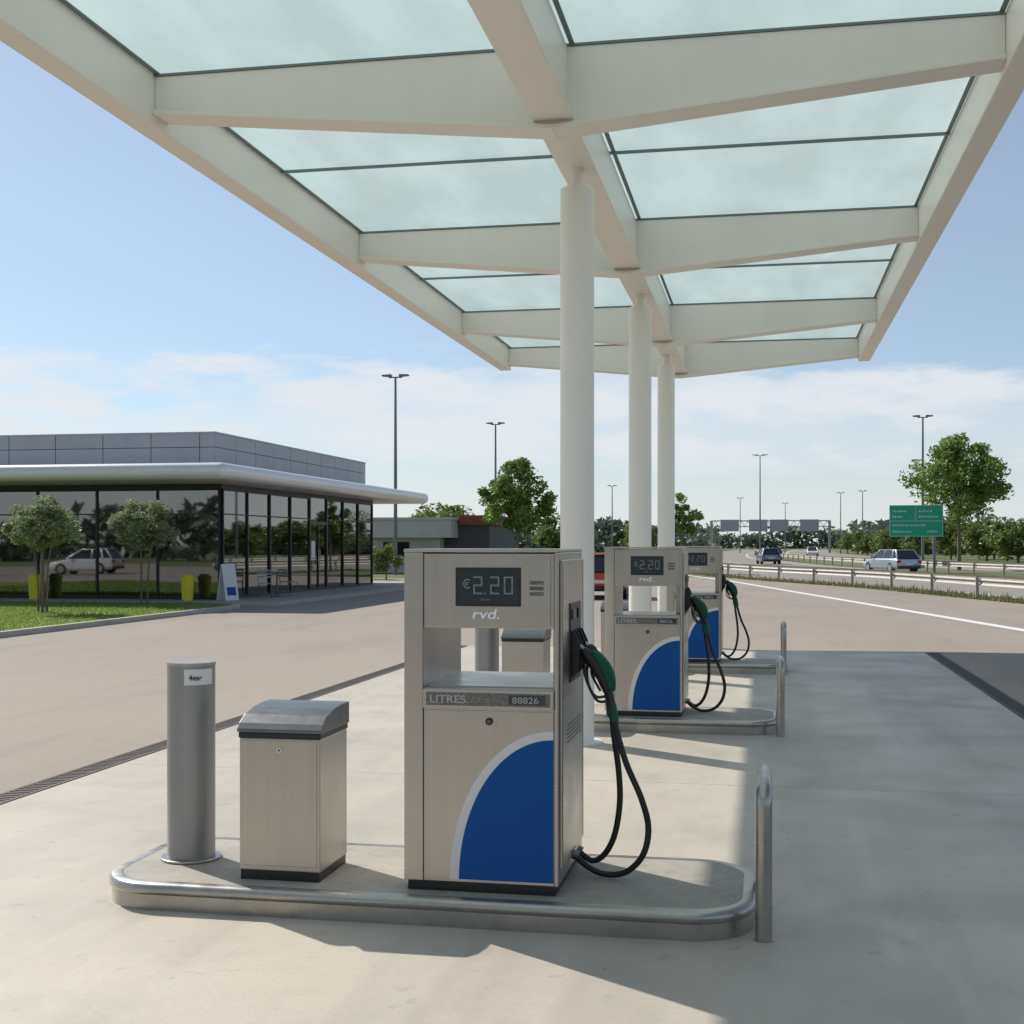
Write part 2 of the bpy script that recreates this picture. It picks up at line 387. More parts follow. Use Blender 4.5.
for y in ys[1::2]:
    b = B(); b.box(-4.99, 1.73, y - .017, y + .017, zt - .01, zt + .015); cw(b, 'glazing_bar', 'gasket')
for y in beams:
    b = B(); b.box(-4.99, 1.73, y - .112, y + .112, zt - .014, zt + .006); cw(b, 'glazing_bar', 'gasket')
for x in (-4.975, -1.775, -1.485, 1.715):
    b = B(); b.box(x - .02, x + .02, YN + .1, YF - .2, zt + .007, zt + .017); cw(b, 'glazing_bar', 'gasket')
for y in (11.4, 17.3, 22.9):
    xc = -1.63 if y < 20 else -1.70
    b = B(); b.cyl(xc, y, .0, E + 3.14, .15, seg=48); b.cyl(xc, y, E + 3.14, E + 3.17, .135, .12, seg=48)
    b.cyl(xc, y, E + 3.165, E + 3.335, .055, seg=24); b.cyl(xc, y, 0, .02, .22, seg=48)
    cw(b, 'column', 'white', smooth=30)

# ------------------------------------------------------------------ pump
def seg7(b, d, x, z, w, h, t, y):
    S = {'a': (x, x + w, z + h - t, z + h), 'g': (x, x + w, z + h / 2 - t / 2, z + h / 2 + t / 2), 'd': (x, x + w, z, z + t),
         'f': (x, x + t, z + h / 2, z + h), 'b': (x + w - t, x + w, z + h / 2, z + h), 'e': (x, x + t, z, z + h / 2), 'c': (x + w - t, x + w, z, z + h / 2)}
    for c in {'2': 'abged', '0': 'abcdef'}[d]:
        x0, x1, z0, z1 = S[c]; g = .0015
        b.box(x0 + g, x1 - g, y - .001 - ord(c) * 1e-6, y, z0 + g, z1 - g)
YB = .47
def build_pump(loc):
    p = thing('fuel_pump', loc, 'stainless steel fuel pump with blue curved panel and two hoses', 'fuel pump', 'fuel pumps on kerbed islands')
    b = B(); b.box(-.335, .335, -.295, YB - .015, 0, .045); b.obj('plinth', 'black', p)
    b = B(); b.box(-.35, -.262, -.31, YB, .045, 1.585); b.box(.332, .35, -.31, YB, .045, 1.585)
    b.box(.27, .3315, .06, YB - .005, .96, 1.24)
    b.obj('pillar', 'steel', p, bevel=.004)
    b = B(); b.box(-.2615, .3315, -.304, YB - .006, .045, .95); cab = b.obj('cabinet', 'steel', p, bevel=.003)
    b = B(); b.box(-.258, .328, -.308, -.302, .06, .848); dr = b.obj('service_door', 'steel', p, bevel=.0015)
    b = B()
    cx, cz = .3275, .0605
    for (rx, rz, mi, yy) in ((.465, .70, 1, -.3092), (.425, .66, 0, -.3104)):
        pts = [(cx, yy, cz)] + [(cx - rx * math.cos(t), yy, cz + rz * math.sin(t)) for t in [math.pi / 2 * i / 40 for i in range(41)]]
        b.poly(pts, mi)
    b.obj('curved_decal', ['blue', 'whitevinyl'], p)
    b = B(); b.tube([(.04, -.306, .80), (.04, -.316, .80)], .017, 20, 0); b.tube([(.04, -.315, .80), (.04, -.319, .80)], .009, 16, 1)
    b.obj('lock', ['black', 'darksteel'], p, smooth=30)
    b = B(); b.box(-.2615, .3315, -.322, -.303, .858, .947); bd = b.obj('display_band', 'steel', p, bevel=.004)
    b = B(); b.box(-.245, .315, -.3235, -.321, .872, .933); b.obj('band_inset', 'band', bd)
    text('LITRES.', .050, 'bandprint', bd, (-.23, -.3245, .885), sx=1.15, bold=.0006)
    b = B(); b.box(.13, .295, -.3245, -.3232, .880, .926); b.obj('readout', 'screen', bd)
    text('88826', .042, 'bandprint', bd, (.145, -.326, .888), sx=1.15)
    b = B(); b.box(-.2615, .3315, -.24, YB - .006, .95, .956); b.obj('shelf', 'steel', p)
    b = B(); b.box(-.2615, .3315, -.303, YB - .006, 1.232, 1.58); hd = b.obj('display_head', 'steel', p, bevel=.004)
    b = B(); b.box(-.245, .315, -.309, -.302, 1.25, 1.566); b.obj('head_panel', 'steel', hd, bevel=.002)
    b = B(); b.box(-.352, .352, -.312, YB + .002, 1.586, 1.602); b.obj('top_cap', 'steel', p, bevel=.004)
    b = B(); b.box(-.112, .183, -.314, -.3085, 1.335, 1.515, 1); b.box(-.10, .171, -.3155, -.3138, 1.347, 1.503, 0)
    sc = b.obj('display_screen', ['screen', 'black'], p)
    b = B(); y = -.3158
    for i, d in enumerate('220'):
        x = -.032 + i * .062 + (.014 if i else 0)
        seg7(b, d, x, 1.390, .044, .085, .010, y)
    b.box(.018, .026, y - .001, y, 1.390, 1.398)
    b.obj('price_digits', 'digit', sc)
    text('\u20ac', .060, 'digit', sc, (-.082, -.3165, 1.418), bold=.0006)
    text('22S.86', .014, 'digit', sc, (.0, -.3165, 1.362), sx=1.2)
    for i in range(3):
        b = B(); b.box(.222, .284, -.3135, -.3085, 1.385 + i * .026, 1.402 + i * .026); b.obj('button', 'band' if i != 1 else 'darksteel', p, bevel=.002)
    text('rvd.', .066, 'label', p, (-.04, -.3112, 1.277), sx=1.25, name='logo', bold=.0003, shear=.15)
    b = B(); b.box(.3505, .362, -.27, YB - .03, .12, 1.55); b.obj('side_panel', 'steel', p, bevel=.003)
    b = B()
    b.box(.3615, .368, -.05, .30, .96, 1.34, 0)
    HY = (.02, .21)
    for yy in HY:
        for y0 in (yy - .046, yy + .036):
            b.prism([(.368, .98), (.40, 1.02), (.41, 1.14), (.385, 1.20), (.368, 1.21)], 'y', y0, y0 + .010, 0)
        b.box(.368, .378, yy - .036, yy + .036, 1.26, 1.31, 1)
    b.obj('nozzle_holster', ['black', 'darksteel'], p, bevel=.003)
    b = B()
    for i in range(5): b.box(.362, .364, -.12, .32, .68 + i * .02, .686 + i * .02)
    b.obj('vent', 'darksteel', p)
    b = B(); b.box(.362, .3635, -.262, -.257, .13, 1.54); b.box(.362, .3635, YB - .05, YB - .045, .13, 1.54); b.obj('panel_trim', 'darksteel', p)
    def q(pts): return [(.375 + (x - .385) * .84, y, z) for x, y, z in pts]
    for yy, dx in ((HY[0], .02), (HY[1], -.02)):
        n = B()
        n.tube(cr(q([(.385, yy, 1.10), (.41, yy, 1.13), (.435, yy, 1.115)]), 4), .012, 12, 2)
        n.tube(cr(q([(.43, yy, 1.115), (.455, yy, 1.09), (.49 + dx, yy, 1.03), (.53 + dx, yy, .965), (.55 + dx, yy, .91)]), 6), [.020 + .011 * math.sin(math.pi * i / 24) for i in range(25)], 16, 1)
        nz = n.obj('nozzle', ['green', 'black', 'steeldark'], p, smooth=50)
        n = B(); n.tube(cr(q([(.46 + dx, yy, 1.105), (.52 + dx, yy, 1.045), (.555 + dx, yy, .98), (.572 + dx, yy, .915)]), 5), [.015 + .019 * math.sin(math.pi * min(i / 15, 1)) for i in range(16)], 16, 0)
        n.obj('handle_cover', 'green', nz, smooth=50)
        n = B(); n.tube(cr(q([(.44, yy, 1.06), (.435 + dx / 2, yy, .99), (.46 + dx, yy, .91), (.50 + dx, yy, .865), (.56 + dx, yy, .87)]), 6), .007, 8, 0)
        n.tube(cr(q([(.47 + dx, yy, 1.02), (.475 + dx, yy, .97), (.51 + dx, yy, .915)]), 5), .006, 8, 0)
        n.obj('trigger_guard', 'black', nz, smooth=50)
        n = B(); n.tube(cr(q([(.552 + dx, yy, .925), (.575 + dx, yy, .84), (.585 + dx, yy, .78)]), 4), [.018] * 9, 14, 1)
        n.tube(cr(q([(.572 + dx, yy, .85), (.587 + dx, yy, .77)]), 3), .0205, 14, 0)
        n.obj('swivel', ['green', 'black'], nz, smooth=50)
    b = B(); b.tube(cr([(.559, .02, .79), (.572, .02, .72), (.615, .02, .57), (.685, .02, .40), (.715, .03, .26), (.69, .03, .13), (.61, .05, .04), (.51, .07, .02), (.43, .08, .05), (.362, .08, .11)], 8), .0145, 14)
    b.obj('hose', 'rubber', p, smooth=60)
    b = B(); b.tube(cr([(.527, .21, .79), (.537, .21, .68), (.56, .21, .5), (.565, .21, .34), (.54, .21, .18), (.49, .21, .08), (.43, .21, .05), (.362, .21, .10)], 8), .0145, 14)
    b.obj('hose', 'rubber', p, smooth=60)
    b = B()
    for yy, zz in ((.08, .11), (.21, .10)): b.tube([(.36, yy, zz), (.385, yy, zz - .01)], .024, 14)
    b.obj('hose_socket', 'darksteel', p, smooth=40)
    p.scale = (1.05, 1, 1.0)
    return p
pump = build_pump((-1.30, 6.22, .13))
dup(pump, (-1.13, 12.61, .13)); dup(pump, (-.97, 18.4, .13))

# ------------------------------------------------------------------ islands
def island(x, y, label):
    p = thing('pump_island', (x, y, 0), label, 'kerbed island', 'kerbed pump islands')
    rr = rrect(-1.58, 1.58, -.50, .50, .3, 14)
    b = B(); b.sweep(rr, [(.0, .0), (.0, .075), (.012, .085), (.014, .105), (.006, .122), (-.008, .13), (-.05, .13), (-.055, .12)], closed=True)
    b.obj('steel_edging', 'steeldark', p, smooth=50)
    b = B(); b.prism(rrect(-1.53, 1.53, -.45, .45, .26, 14), 'z', 0, .1285); b.obj('island_top', 'topconcrete', p)
    return p
isl = island(-1.63, 6.28, 'steel edged concrete island carrying pump, bin and bollard')
dup(isl, (-1.45, 12.64, 0)); dup(isl, (-1.28, 18.44, 0))

# ------------------------------------------------------------------ bin
def build_bin(loc):
    p = thing('waste_bin', loc, 'brushed steel square litter bin with dark curved lid', 'bin', 'steel litter bins on islands')
    b = B(); b.box(-.2, .2, -.2, .2, 0, .045); b.obj('base', 'black', p)
    b = B(); b.box(-.205, .205, -.205, .205, .045, .685)
    b.obj('body', 'steel', p, bevel=.005)
    b = B(); b.box(-.19, .19, -.2085, -.2045, .07, .675); b.obj('front_door', 'steel', p, bevel=.002)
    b = B(); b.box(-.209, .209, -.210, .21, .685, .712); b.obj('rim', 'black', p, bevel=.004)
    prof = [(-.216, .713), (-.216, .728), (-.19, .755), (-.12, .79), (-.02, .812), (.10, .822), (.214, .822), (.214, .713)]
    b = B(); b.prism(prof, 'x', -.215, .215, 0); b.obj('lid', 'darklid', p, bevel=.004)
    b = B(); b.tube([(.0, -.207, .63), (.0, -.214, .63)], .013, 20); b.tube([(.0, -.2139, .63), (.0, -.217, .63)], .005, 12, 1); b.obj('lock', ['whitevinyl', 'black'], p, smooth=30)
    return p
bn = build_bin((-2.30, 6.15, .13)); dup(bn, (-2.30, 12.56, .13)); dup(bn, (-2.05, 18.3, .13))

# ------------------------------------------------------------------ bollard
def build_bollard(loc):
    p = thing('bollard', loc, 'thick grey steel cylindrical bollard with small white label', 'bollard', 'thick steel bollards on islands')
    b = B(); b.cyl(0, 0, 0, 1.0, .122, seg=56); b.obj('post', 'bollard', p, smooth=30)
    b = B(); b.cyl(0, 0, 1.0005, 1.016, .125, seg=56); b.obj('cap', 'steel', p, smooth=30)
    b = B(); b.cyl(0, 0, 0, .012, .155, seg=56); b.obj('base_flange', 'steel', p, smooth=30, bevel=.003)
    b = B(); r = .1235; A = [math.radians(-82 + 74 * i / 12) for i in range(13)]
    for a0, a1 in zip(A[:-1], A[1:]):
        b.poly([(r * math.cos(a0), r * math.sin(a0), .905), (r * math.cos(a1), r * math.sin(a1), .905), (r * math.cos(a1), r * math.sin(a1), .985), (r * math.cos(a0), r * math.sin(a0), .985)])
    pl = b.obj('label_plate', 'whitevinyl', p, smooth=60)
    a = math.radians(-56)
    text('4esr', .038, 'darkprint', pl, (.1275 * math.cos(a), .1275 * math.sin(a), .93), (math.pi / 2, 0, a + math.pi / 2), align='CENTER', bold=.0006)
    return p
bo = build_bollard((-2.92, 6.30, .13)); dup(bo, (-2.76, 12.86, .13))

# ------------------------------------------------------------------ hoop guards
def build_hoop(loc):
    p = thing('hoop_guard', loc, 'rounded steel hoop guard at the end of island', 'hoop guard', 'steel hoop guards at island ends')
    b = B(); b.tube(cr([(0, -.27, 0), (0, -.27, .3), (0, -.27, .55), (0, -.255, .635), (0, -.19, .665), (0, 0, .67), (0, .19, .665), (0, .255, .635), (0, .27, .55), (0, .27, .3), (0, .27, 0)], 6), .037, 20)
    b.obj('hoop', 'steeldark', p, smooth=50)
    b = B()
    for y in (-.27, .27): b.cyl(0, y, 0, .006, .045, seg=28)
    b.obj('base_plate', 'steeldark', p, smooth=30)
    return p
hp = build_hoop((-.005, 6.13, 0)); dup(hp, (.14, 12.4, 0)); dup(hp, (.25, 18.2, 0))

# ------------------------------------------------------------------ shop
shop = thing('shop_building', (-16.1, 36.8, .1), 'low glass fronted service shop with white curved eave', 'shop')
X0, Y0 = -20.0, 15.4
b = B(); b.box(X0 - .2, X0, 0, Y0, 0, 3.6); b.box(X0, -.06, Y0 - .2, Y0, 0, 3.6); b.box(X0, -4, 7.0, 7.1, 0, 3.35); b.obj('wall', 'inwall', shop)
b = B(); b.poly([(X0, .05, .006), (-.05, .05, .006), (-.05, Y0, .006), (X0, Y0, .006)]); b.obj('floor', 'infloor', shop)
b = B(); b.box(X0 - .2, 0.02, -.02, Y0 + .02, 3.36, 3.62); b.obj('header', 'shopframe', shop)
ev = B(); ev.box(X0 - 1, 1.25, -2.6, Y0 + 4.6, 3.50, 3.98); o = ev.obj('eave', 'eave', shop, bevel=.22, bseg=8, smooth=50)
b = B(); b.box(X0, -.35, .3, Y0, 3.98, 5.0)
def panels(bb):
    x = X0
    while x < -.6:
        x1 = min(x + 1.6, -.3); bb.box(x + .012, x1 - .012, .25, .299, 3.98, 4.62); bb.box(x + .012, x1 - .012, .25, .299, 4.64, 5.05); x = x1
    y = .25
    while y < Y0 - .2:
        y1 = min(y + 1.6, Y0); bb.box(-.349, -.3, y + .012, y1 - .012, 3.98, 4.62); bb.box(-.349, -.3, y + .012, y1 - .012, 4.64, 5.05); y = y1
b.obj('roof_core', 'bdark', shop)
b = B(); panels(b); b.obj('fascia_panel', 'cladding', shop)
b = B(); b.box(X0, -.28, .23, Y0, 5.051, 5.10); b.obj('coping', 'cladding', shop)
def window(w, h, nm='window'):
    b = B(); t = .03
    b.box(-t, t, -.05, .05, 0, h); b.box(w - t, w + t, -.048, .048, 0, h)
    b.box(t, w - t, -.04, .04, 0, .08); b.box(t, w - t, -.04, .04, h - .06, h); b.box(t, w - t, -.03, .03, 2.57, 2.61)
    b.poly([(t, 0, .08), (w - t, 0, .08), (w - t, 0, 2.57), (t, 0, 2.57)], 1)
    b.poly([(t, 0, 2.61), (w - t, 0, 2.61), (w - t, 0, h - .06), (t, 0, h - .06)], 1)
    return b.obj(nm, ['shopframe', 'shopglass'], shop)
w0 = window(2.0, 3.36); w0.location = (-2.05, 0, 0)
for i in range(1, 9):
    w = w0.copy(); COL.objects.link(w); w.location = (-2.05 - 2.0 * i, 0, 0); w.rotation_euler = (R.uniform(-.003, .003), 0, R.uniform(-.003, .003))
ws = window(1.9, 3.36); ws.location = (0, .1, 0); ws.rotation_euler = (0, 0, math.pi / 2)
for i in range(1, 8):
    if i == 4: continue
    w = ws.copy(); COL.objects.link(w); w.location = (0, .1 + 1.9 * i, 0); w.rotation_euler = (0, 0, math.pi / 2 + R.uniform(-.006, .006))
b = B()
b.box(-.05, .05, .0, .08, 0, 3.36); b.box(-.05, .05, 1.82, 1.9, 0, 3.36); b.box(-.045, .045, .08, 1.82, 2.4, 2.5); b.box(-.04, .04, .92, .98, 0, 2.4)
b.box(-.04, .04, .08, .92, 0, .1); b.box(-.04, .04, .98, 1.82, 0, .1)
for y0, y1 in ((.08, .92), (.98, 1.82)): b.poly([(0, y0, .1), (0, y1, .1), (0, y1, 2.4), (0, y0, 2.4)], 1)
b.poly([(0, .08, 2.5), (0, 1.82, 2.5), (0, 1.82, 3.36), (0, .08, 3.36)], 1)
b.box(.002, .006, .25, .65, 1.2, 1.8, 2)
b.box(.05, .07, .86, .89, .9, 1.5, 3); b.box(.05, .07, 1.01, 1.04, .9, 1.5, 3)
b.obj('door', ['shopframe', 'shopglass', 'whitevinyl', 'steel'], shop, (0, .1 + 7.6, 0))
def shelf(loc, rz, lab):
    p = thing('shop_shelf', loc, lab, 'shelf', 'display shelves inside the shop', rz)
    b = B(); b.box(-1.2, 1.2, -.03, .03, 0, 1.5)
    for z in (.1, .5, .9, 1.3): b.box(-1.2, 1.2, -.3, .3, z, z + .03)
    b.obj('rack', 'signback', p)
    b = B()
    for z in (.13, .53, .93, 1.33):
        x = -1.15
        while x < 1.1:
            w = R.uniform(.08, .25); b.box(x, x + w - .01, -.26, .26, z, z + R.uniform(.12, .3)); x += w
    b.obj('goods', 'goods', p); return p
for i, (x, y) in enumerate(((-18.4, 40.2), (-24.5, 41.6), (-18.6, 46), (-18.6, 49))):
    shelf((x, y, .11), (0, 0, math.pi / 2, math.pi / 2)[i], 'stocked display shelf behind the shop glass')

lb = thing('low_building', (-29, 78, 0), 'long low pale building with dark fascia', 'building')
b = B(); b.box(-12, 9.3, 0, 9, 0, 2.2, 0); b.box(9.3, 12.2, 1.0, 9, 0, 3.0, 1); b.obj('wall', ['bwall', 'bdark'], lb)
b = B(); b.box(-12.4, 10.2, -.8, 9.2, 2.2, 3.3, 0); b.box(-12.5, 10.3, -.9, 9.3, 3.301, 3.45, 1); b.box(10.3, 12.4, .8, 9.2, 3.0, 3.6, 2)
b.obj('roof', ['bwall', 'bwall', 'bred'], lb)
for i in range(6):
    b = B(); b.box(-.8, .8, -.03, .03, 0, 1.1, 0); b.box(-.85, .85, -.02, .03, -.05, 1.15, 1); w = b.obj('window', ['carglass', 'bdark'], lb, (-9.5 + i * 3.2, -.01, .8))

def ybin(loc):
    p = thing('yellow_bin', loc, 'yellow plastic litter bin by the shop glass', 'bin', 'yellow bins outside the shop')
    b = B(); b.tube([(0, 0, 0), (0, 0, .62)], [.16, .20], 24); b.obj('body', 'yellow', p, smooth=30)
    b = B(); b.tube([(0, 0, .62), (0, 0, .68), (0, 0, .76)], [.21, .21, .12], 24); b.obj('lid', 'yellow', p, smooth=30)
    return p
y1 = ybin((-21.9, 36.2, .1)); dup(y1, (-16.9, 36.2, .1))
ab = thing('pavement_sign', (-15.75, 36.5, .1), 'white folding pavement sign leaning by the shop corner', 'sign', rotz=math.radians(60))
for s in (-1, 1):
    b = B(); b.box(-.24, .24, -.012, .012, 0, 1.1, 0); b.box(-.16, .16, s * .0121, s * .016, .15, .4, 1)
    b.obj('board', ['whitevinyl', 'blue'], ab, (0, s * .22, 0), (s * math.radians(11), 0, 0))
def chair(loc, rz):
    p = thing('cafe_chair', loc, 'slim blue grey chair on the shop pavement', 'chair', 'chairs outside the shop', rz)
    b = B(); b.box(-.21, .21, -.21, .21, .44, .465); b.obj('seat', 'carblue', p)
    b = B(); b.tube([(-.2, .2, .46), (-.2, .27, .88)], .013, 8); b.tube([(.2, .2, .46), (.2, .27, .88)], .013, 8)
    for z in (.62, .72, .82): b.box(-.2, .2, .22 + (z - .46) * .16, .235 + (z - .46) * .16, z, z + .05)
    b.obj('backrest', 'carblue', p)
    for x in (-.19, .19):
        for y in (-.19, .19):
            b = B(); b.tube([(x, y, .44), (x * 1.15, y * 1.15, 0)], .013, 8); b.obj('leg', 'darksteel', p)
    return p
c0 = chair((-15.3, 38.3, .1), .4); dup(c0, (-15.2, 40.1, .1), 2.7)
tb = thing('cafe_table', (-15.25, 39.2, .1), 'small round metal table outside the shop', 'table')
b = B(); b.cyl(0, 0, .72, .745, .35, seg=28); b.obj('top', 'darksteel', tb); b = B(); b.cyl(0, 0, 0, .72, .03, seg=12); b.cyl(0, 0, 0, .02, .22, seg=20); b.obj('pedestal', 'darksteel', tb)

# ------------------------------------------------------------------ trees
def leaves(b, n, c, rad, size, flat=1.0):
    for i in range(n):
        d = Vector((R.gauss(0, 1), R.gauss(0, 1), R.gauss(0, 1))).normalized() * (R.random() ** .45)
        p = Vector((c[0] + d.x * rad, c[1] + d.y * rad, c[2] + d.z * rad * flat))
        u = Vector((R.gauss(0, 1), R.gauss(0, 1), R.gauss(0, .7))).normalized()
        w = u.cross(Vector((R.gauss(0, 1), R.gauss(0, 1), R.gauss(0, 1)))).normalized()
        s = size * R.uniform(.6, 1.3)
        b.poly([p - u * s, p - w * s * .45, p + u * s, p + w * s * .45])
def tree(name, loc, zc, rx, rz, tr, nc, nl, ls, lm, label, cat='tree', group=None, stems=1, clump=.33, cone=0.):
    p = thing(name, loc, label, cat, group)
    C = []
    while len(C) < nc:
        d = Vector((R.uniform(-1, 1), R.uniform(-1, 1), R.uniform(-1, 1)))
        if d.length > 1 or d.length < .2: continue
        d *= (1 - clump * .6)
        k = 1 - cone * max(d.z, 0)
        C.append((d.x * rx * k, d.y * rx * k, zc + d.z * rz * (1.0 if d.z > 0 else .85)))
    tb = B()
    for s in range(stems):
        a = 6.28 * s / max(stems, 1) + .5; o = .10 if stems > 1 else 0
        top = (math.cos(a) * rx * .3 * (stems > 1), math.sin(a) * rx * .3 * (stems > 1), zc)
        pts = cr([(math.cos(a) * o, math.sin(a) * o, -.03), (math.cos(a) * o * 1.2 + R.uniform(-.02, .02), math.sin(a) * o * 1.2, zc * .35), (top[0] * .6 + R.uniform(-.03, .03), top[1] * .6, zc * .7), top], 4)
        tb.tube(pts, [tr * (1 - .6 * i / (len(pts) - 1)) for i in range(len(pts))], 9)
    for c in C[:40]:
        z0 = R.uniform(zc - rz * .9, zc - rz * .1); s = Vector((c[0] * .06, c[1] * .06, max(z0, .4 * zc)))
        m = Vector((c[0] * .45, c[1] * .45, (s.z + c[2]) / 2 + .05 * rz))
        q = cr([s, m, c], 4); tb.tube(q, [tr * .38 * (1 - .8 * i / (len(q) - 1)) for i in range(len(q))], 6)
    tb.obj('trunk', 'bark', p, smooth=60)
    b = B()
    for c in C:
        leaves(b, int(nl / nc * R.uniform(.6, 1.4)), c, rx * clump * R.uniform(.6, 1.25), ls, .8)
    b.obj('crown', lm, p, recalc=False)
    return p
tree('olive_tree', (-17.45, 29.2, .08), 2.15, .98, .78, .032, 80, 14000, .045, 'olive', 'small round olive tree with slender stems on the lawn', stems=4, clump=.25, group='olive trees on the lawn')
tree('olive_tree', (-16.85, 33.3, .08), 2.17, .95, .73, .03, 76, 12000, .045, 'olive', 'small round olive tree with slender stems on the lawn', stems=3, clump=.25, group='olive trees on the lawn')
tree('broadleaf_tree', (-14.2, 74.7, 0), 4.5, 2.5, 2.55, .12, 66, 8000, .14, 'leaf', 'young leafy green tree beyond the forecourt', clump=.23, cone=.3)
tree('broadleaf_tree', (-5.0, 80.5, 0), 3.6, 1.3, 1.7, .09, 26, 2800, .12, 'leaf', 'slim young tree beside the slip road', clump=.27, cone=.3)
tree('broadleaf_tree', (13.3, 95, 0), 6.2, 4.0, 3.4, .16, 100, 11500, .165, 'leaf', 'open crowned young tree beside the guard rail', clump=.19, cone=.35)
for (x, y, r, h) in ((-18.7, 63.0, 1.0, 1.9), (-20.6, 64.0, 1.2, 2.3), (-17.0, 66, .9, 1.3), (-15.2, 67, .7, 1.0)):
    tree('shrub', (x, y, 0), h * .55, r, h * .5, .04, 24, 2600, .08, 'bushleaf', 'rounded green shrub by the asphalt edge', 'shrub', 'shrubs by the asphalt edge', clump=.35)
bl = [(30, 112), (28, 124), (25, 138), (23.5, 150), (22, 163), (20, 178), (18.5, 192), (18, 210), (17.5, 230), (17, 255), (17, 280), (30, 135), (33, 150), (28, 170), (26, 195), (40, 140), (38, 170), (25, 225)]
v1 = [tree('bush', (bl[i][0], bl[i][1], 0), 2.6, 3.4, 2.6, .12, 34, 4200, .26, 'bushleaf', 'dense green bush beside the main road', 'bush', 'bushes beside the main road', clump=.33) for i in range(3)]
for i, (x, y) in enumerate(bl[3:]):
    n = dup(v1[i % 3], (x + R.uniform(-1, 1), y, 0), R.uniform(0, 6.28)); s = R.uniform(.75, 1.35); n.scale = (s * R.uniform(.9, 1.2), s, s * R.uniform(.8, 1.15))
for (x, y, s) in ((-24, 150, 1.0), (-30, 120, 1.1), (-19, 200, 1.0), (-34, 135, 1.2), (-22, 240, 1.2), (-27, 105, .8)):
    n = dup(v1[R.randrange(3)], (x, y, 0), R.uniform(0, 6)); n.scale = (s, s, s)
def wood(path, n, depth, hmax, label, size=1.1):
    b = B()
    pts = cr([(x, y, 0) for x, y in path], 10)
    for i in range(n):
        k = R.randrange(len(pts) - 1); t = R.random(); p = pts[k].lerp(pts[k + 1], t)
        ph = (p.x * .9 + p.y * .6)
        h = hmax * (.62 + .2 * math.sin(ph * .13) + .13 * math.sin(ph * .37 + 1) + .07 * math.sin(ph * 1.1))
        z = h * (1 - R.random() ** 1.6)
        c = (p.x + R.uniform(-depth, depth), p.y + R.uniform(-depth, depth), z)
        leaves(b, 1, c, .1, size)
    o = b.obj('distant_wood', 'farleaf', recalc=False); o['kind'] = 'stuff'; tag(o, label, 'wood')
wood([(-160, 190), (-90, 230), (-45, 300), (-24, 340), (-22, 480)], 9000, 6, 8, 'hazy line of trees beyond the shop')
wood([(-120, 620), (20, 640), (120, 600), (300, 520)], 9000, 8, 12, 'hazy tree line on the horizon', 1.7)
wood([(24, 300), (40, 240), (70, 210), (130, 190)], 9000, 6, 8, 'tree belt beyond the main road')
wood([(-140, -50), (-70, -60), (0, -55), (60, -60)], 6000, 4, 8, 'unseen tree belt added for the shop glass to mirror', 1.0)  # out of view, added to darken what the shop glass reflects

# ------------------------------------------------------------------ lamps
def lamp(loc, h, arm=.8):
    p = thing('street_lamp', loc, 'tall grey street lamp with twin flat heads', 'street lamp', 'tall twin headed street lamps')
    b = B(); b.tube([(0, 0, 0), (0, 0, h - .1)], [.13, .065], 12); b.obj('pole', 'lamp', p, smooth=40)
    b = B(); b.tube([(-arm * .5, 0, h - .05), (arm * .5, 0, h - .05)], .04, 8); b.obj('arm', 'lamp', p)
    for s in (-1, 1):
        b = B(); b.prism([(s * arm * .3, h - .03), (s * arm, h + .02), (s * arm, h + .10), (s * arm * .3, h + .13)], 'y', -.17, .17); b.obj('lamp_head', 'lamp', p, bevel=.02)
    return p
lamp((-21.2, 73.3, 0), 11.6); lamp((-21.5, 103.5, 0), 11.6, .75); lamp((-25, 216, 0), 11.6); lamp((-.7, 194, 0), 14.9, 1.1)
lamp((11.9, 104, 0), 11.6, .75); lamp((-5.3, 288, 0), 12); lamp((4.5, 300, 0), 11.2); lamp((14.6, 263, 0), 12); lamp((18.2, 255, 0), 12)

# ------------------------------------------------------------------ guard rails
def guard(path, y0, y1, label):
    pts = [p for p in path if y0 <= p[1] <= y1]
    p = thing('guard_rail', (pts[0][0], pts[0][1], 0), label, 'guard rail')
    L = [(x - pts[0][0], y - pts[0][1]) for x, y in pts]
    b = B(); W = [(.0, .44), (.05, .50), (.05, .55), (0, .60), (.05, .65), (.05, .70), (0, .76)]
    b.sweep(L, W + [(o - .012, z) for o, z in reversed(W)], cprof=True); b.obj('rail', 'rail', p)
    acc = 0; first = None
    for a, c in zip(L[:-1], L[1:]):
        A = Vector(a); C = Vector(c); s = (C - A).length
        while acc < s:
            q = A.lerp(C, acc / s)
            if first is None:
                bb = B(); bb.box(-.05, .05, -.04, .04, 0, .72); first = bb.obj('post', 'rail', p, (q.x - .06, q.y, 0))
            else:
                o = first.copy(); COL.objects.link(o); o.location = (q.x - .06, q.y, 0)
            acc += 4
        acc -= s
guard(railA_s, 20, 240, 'galvanised guard rail between forecourt and main road')
guard(railB_s, 20, 240, 'galvanised guard rail along the central reserve')

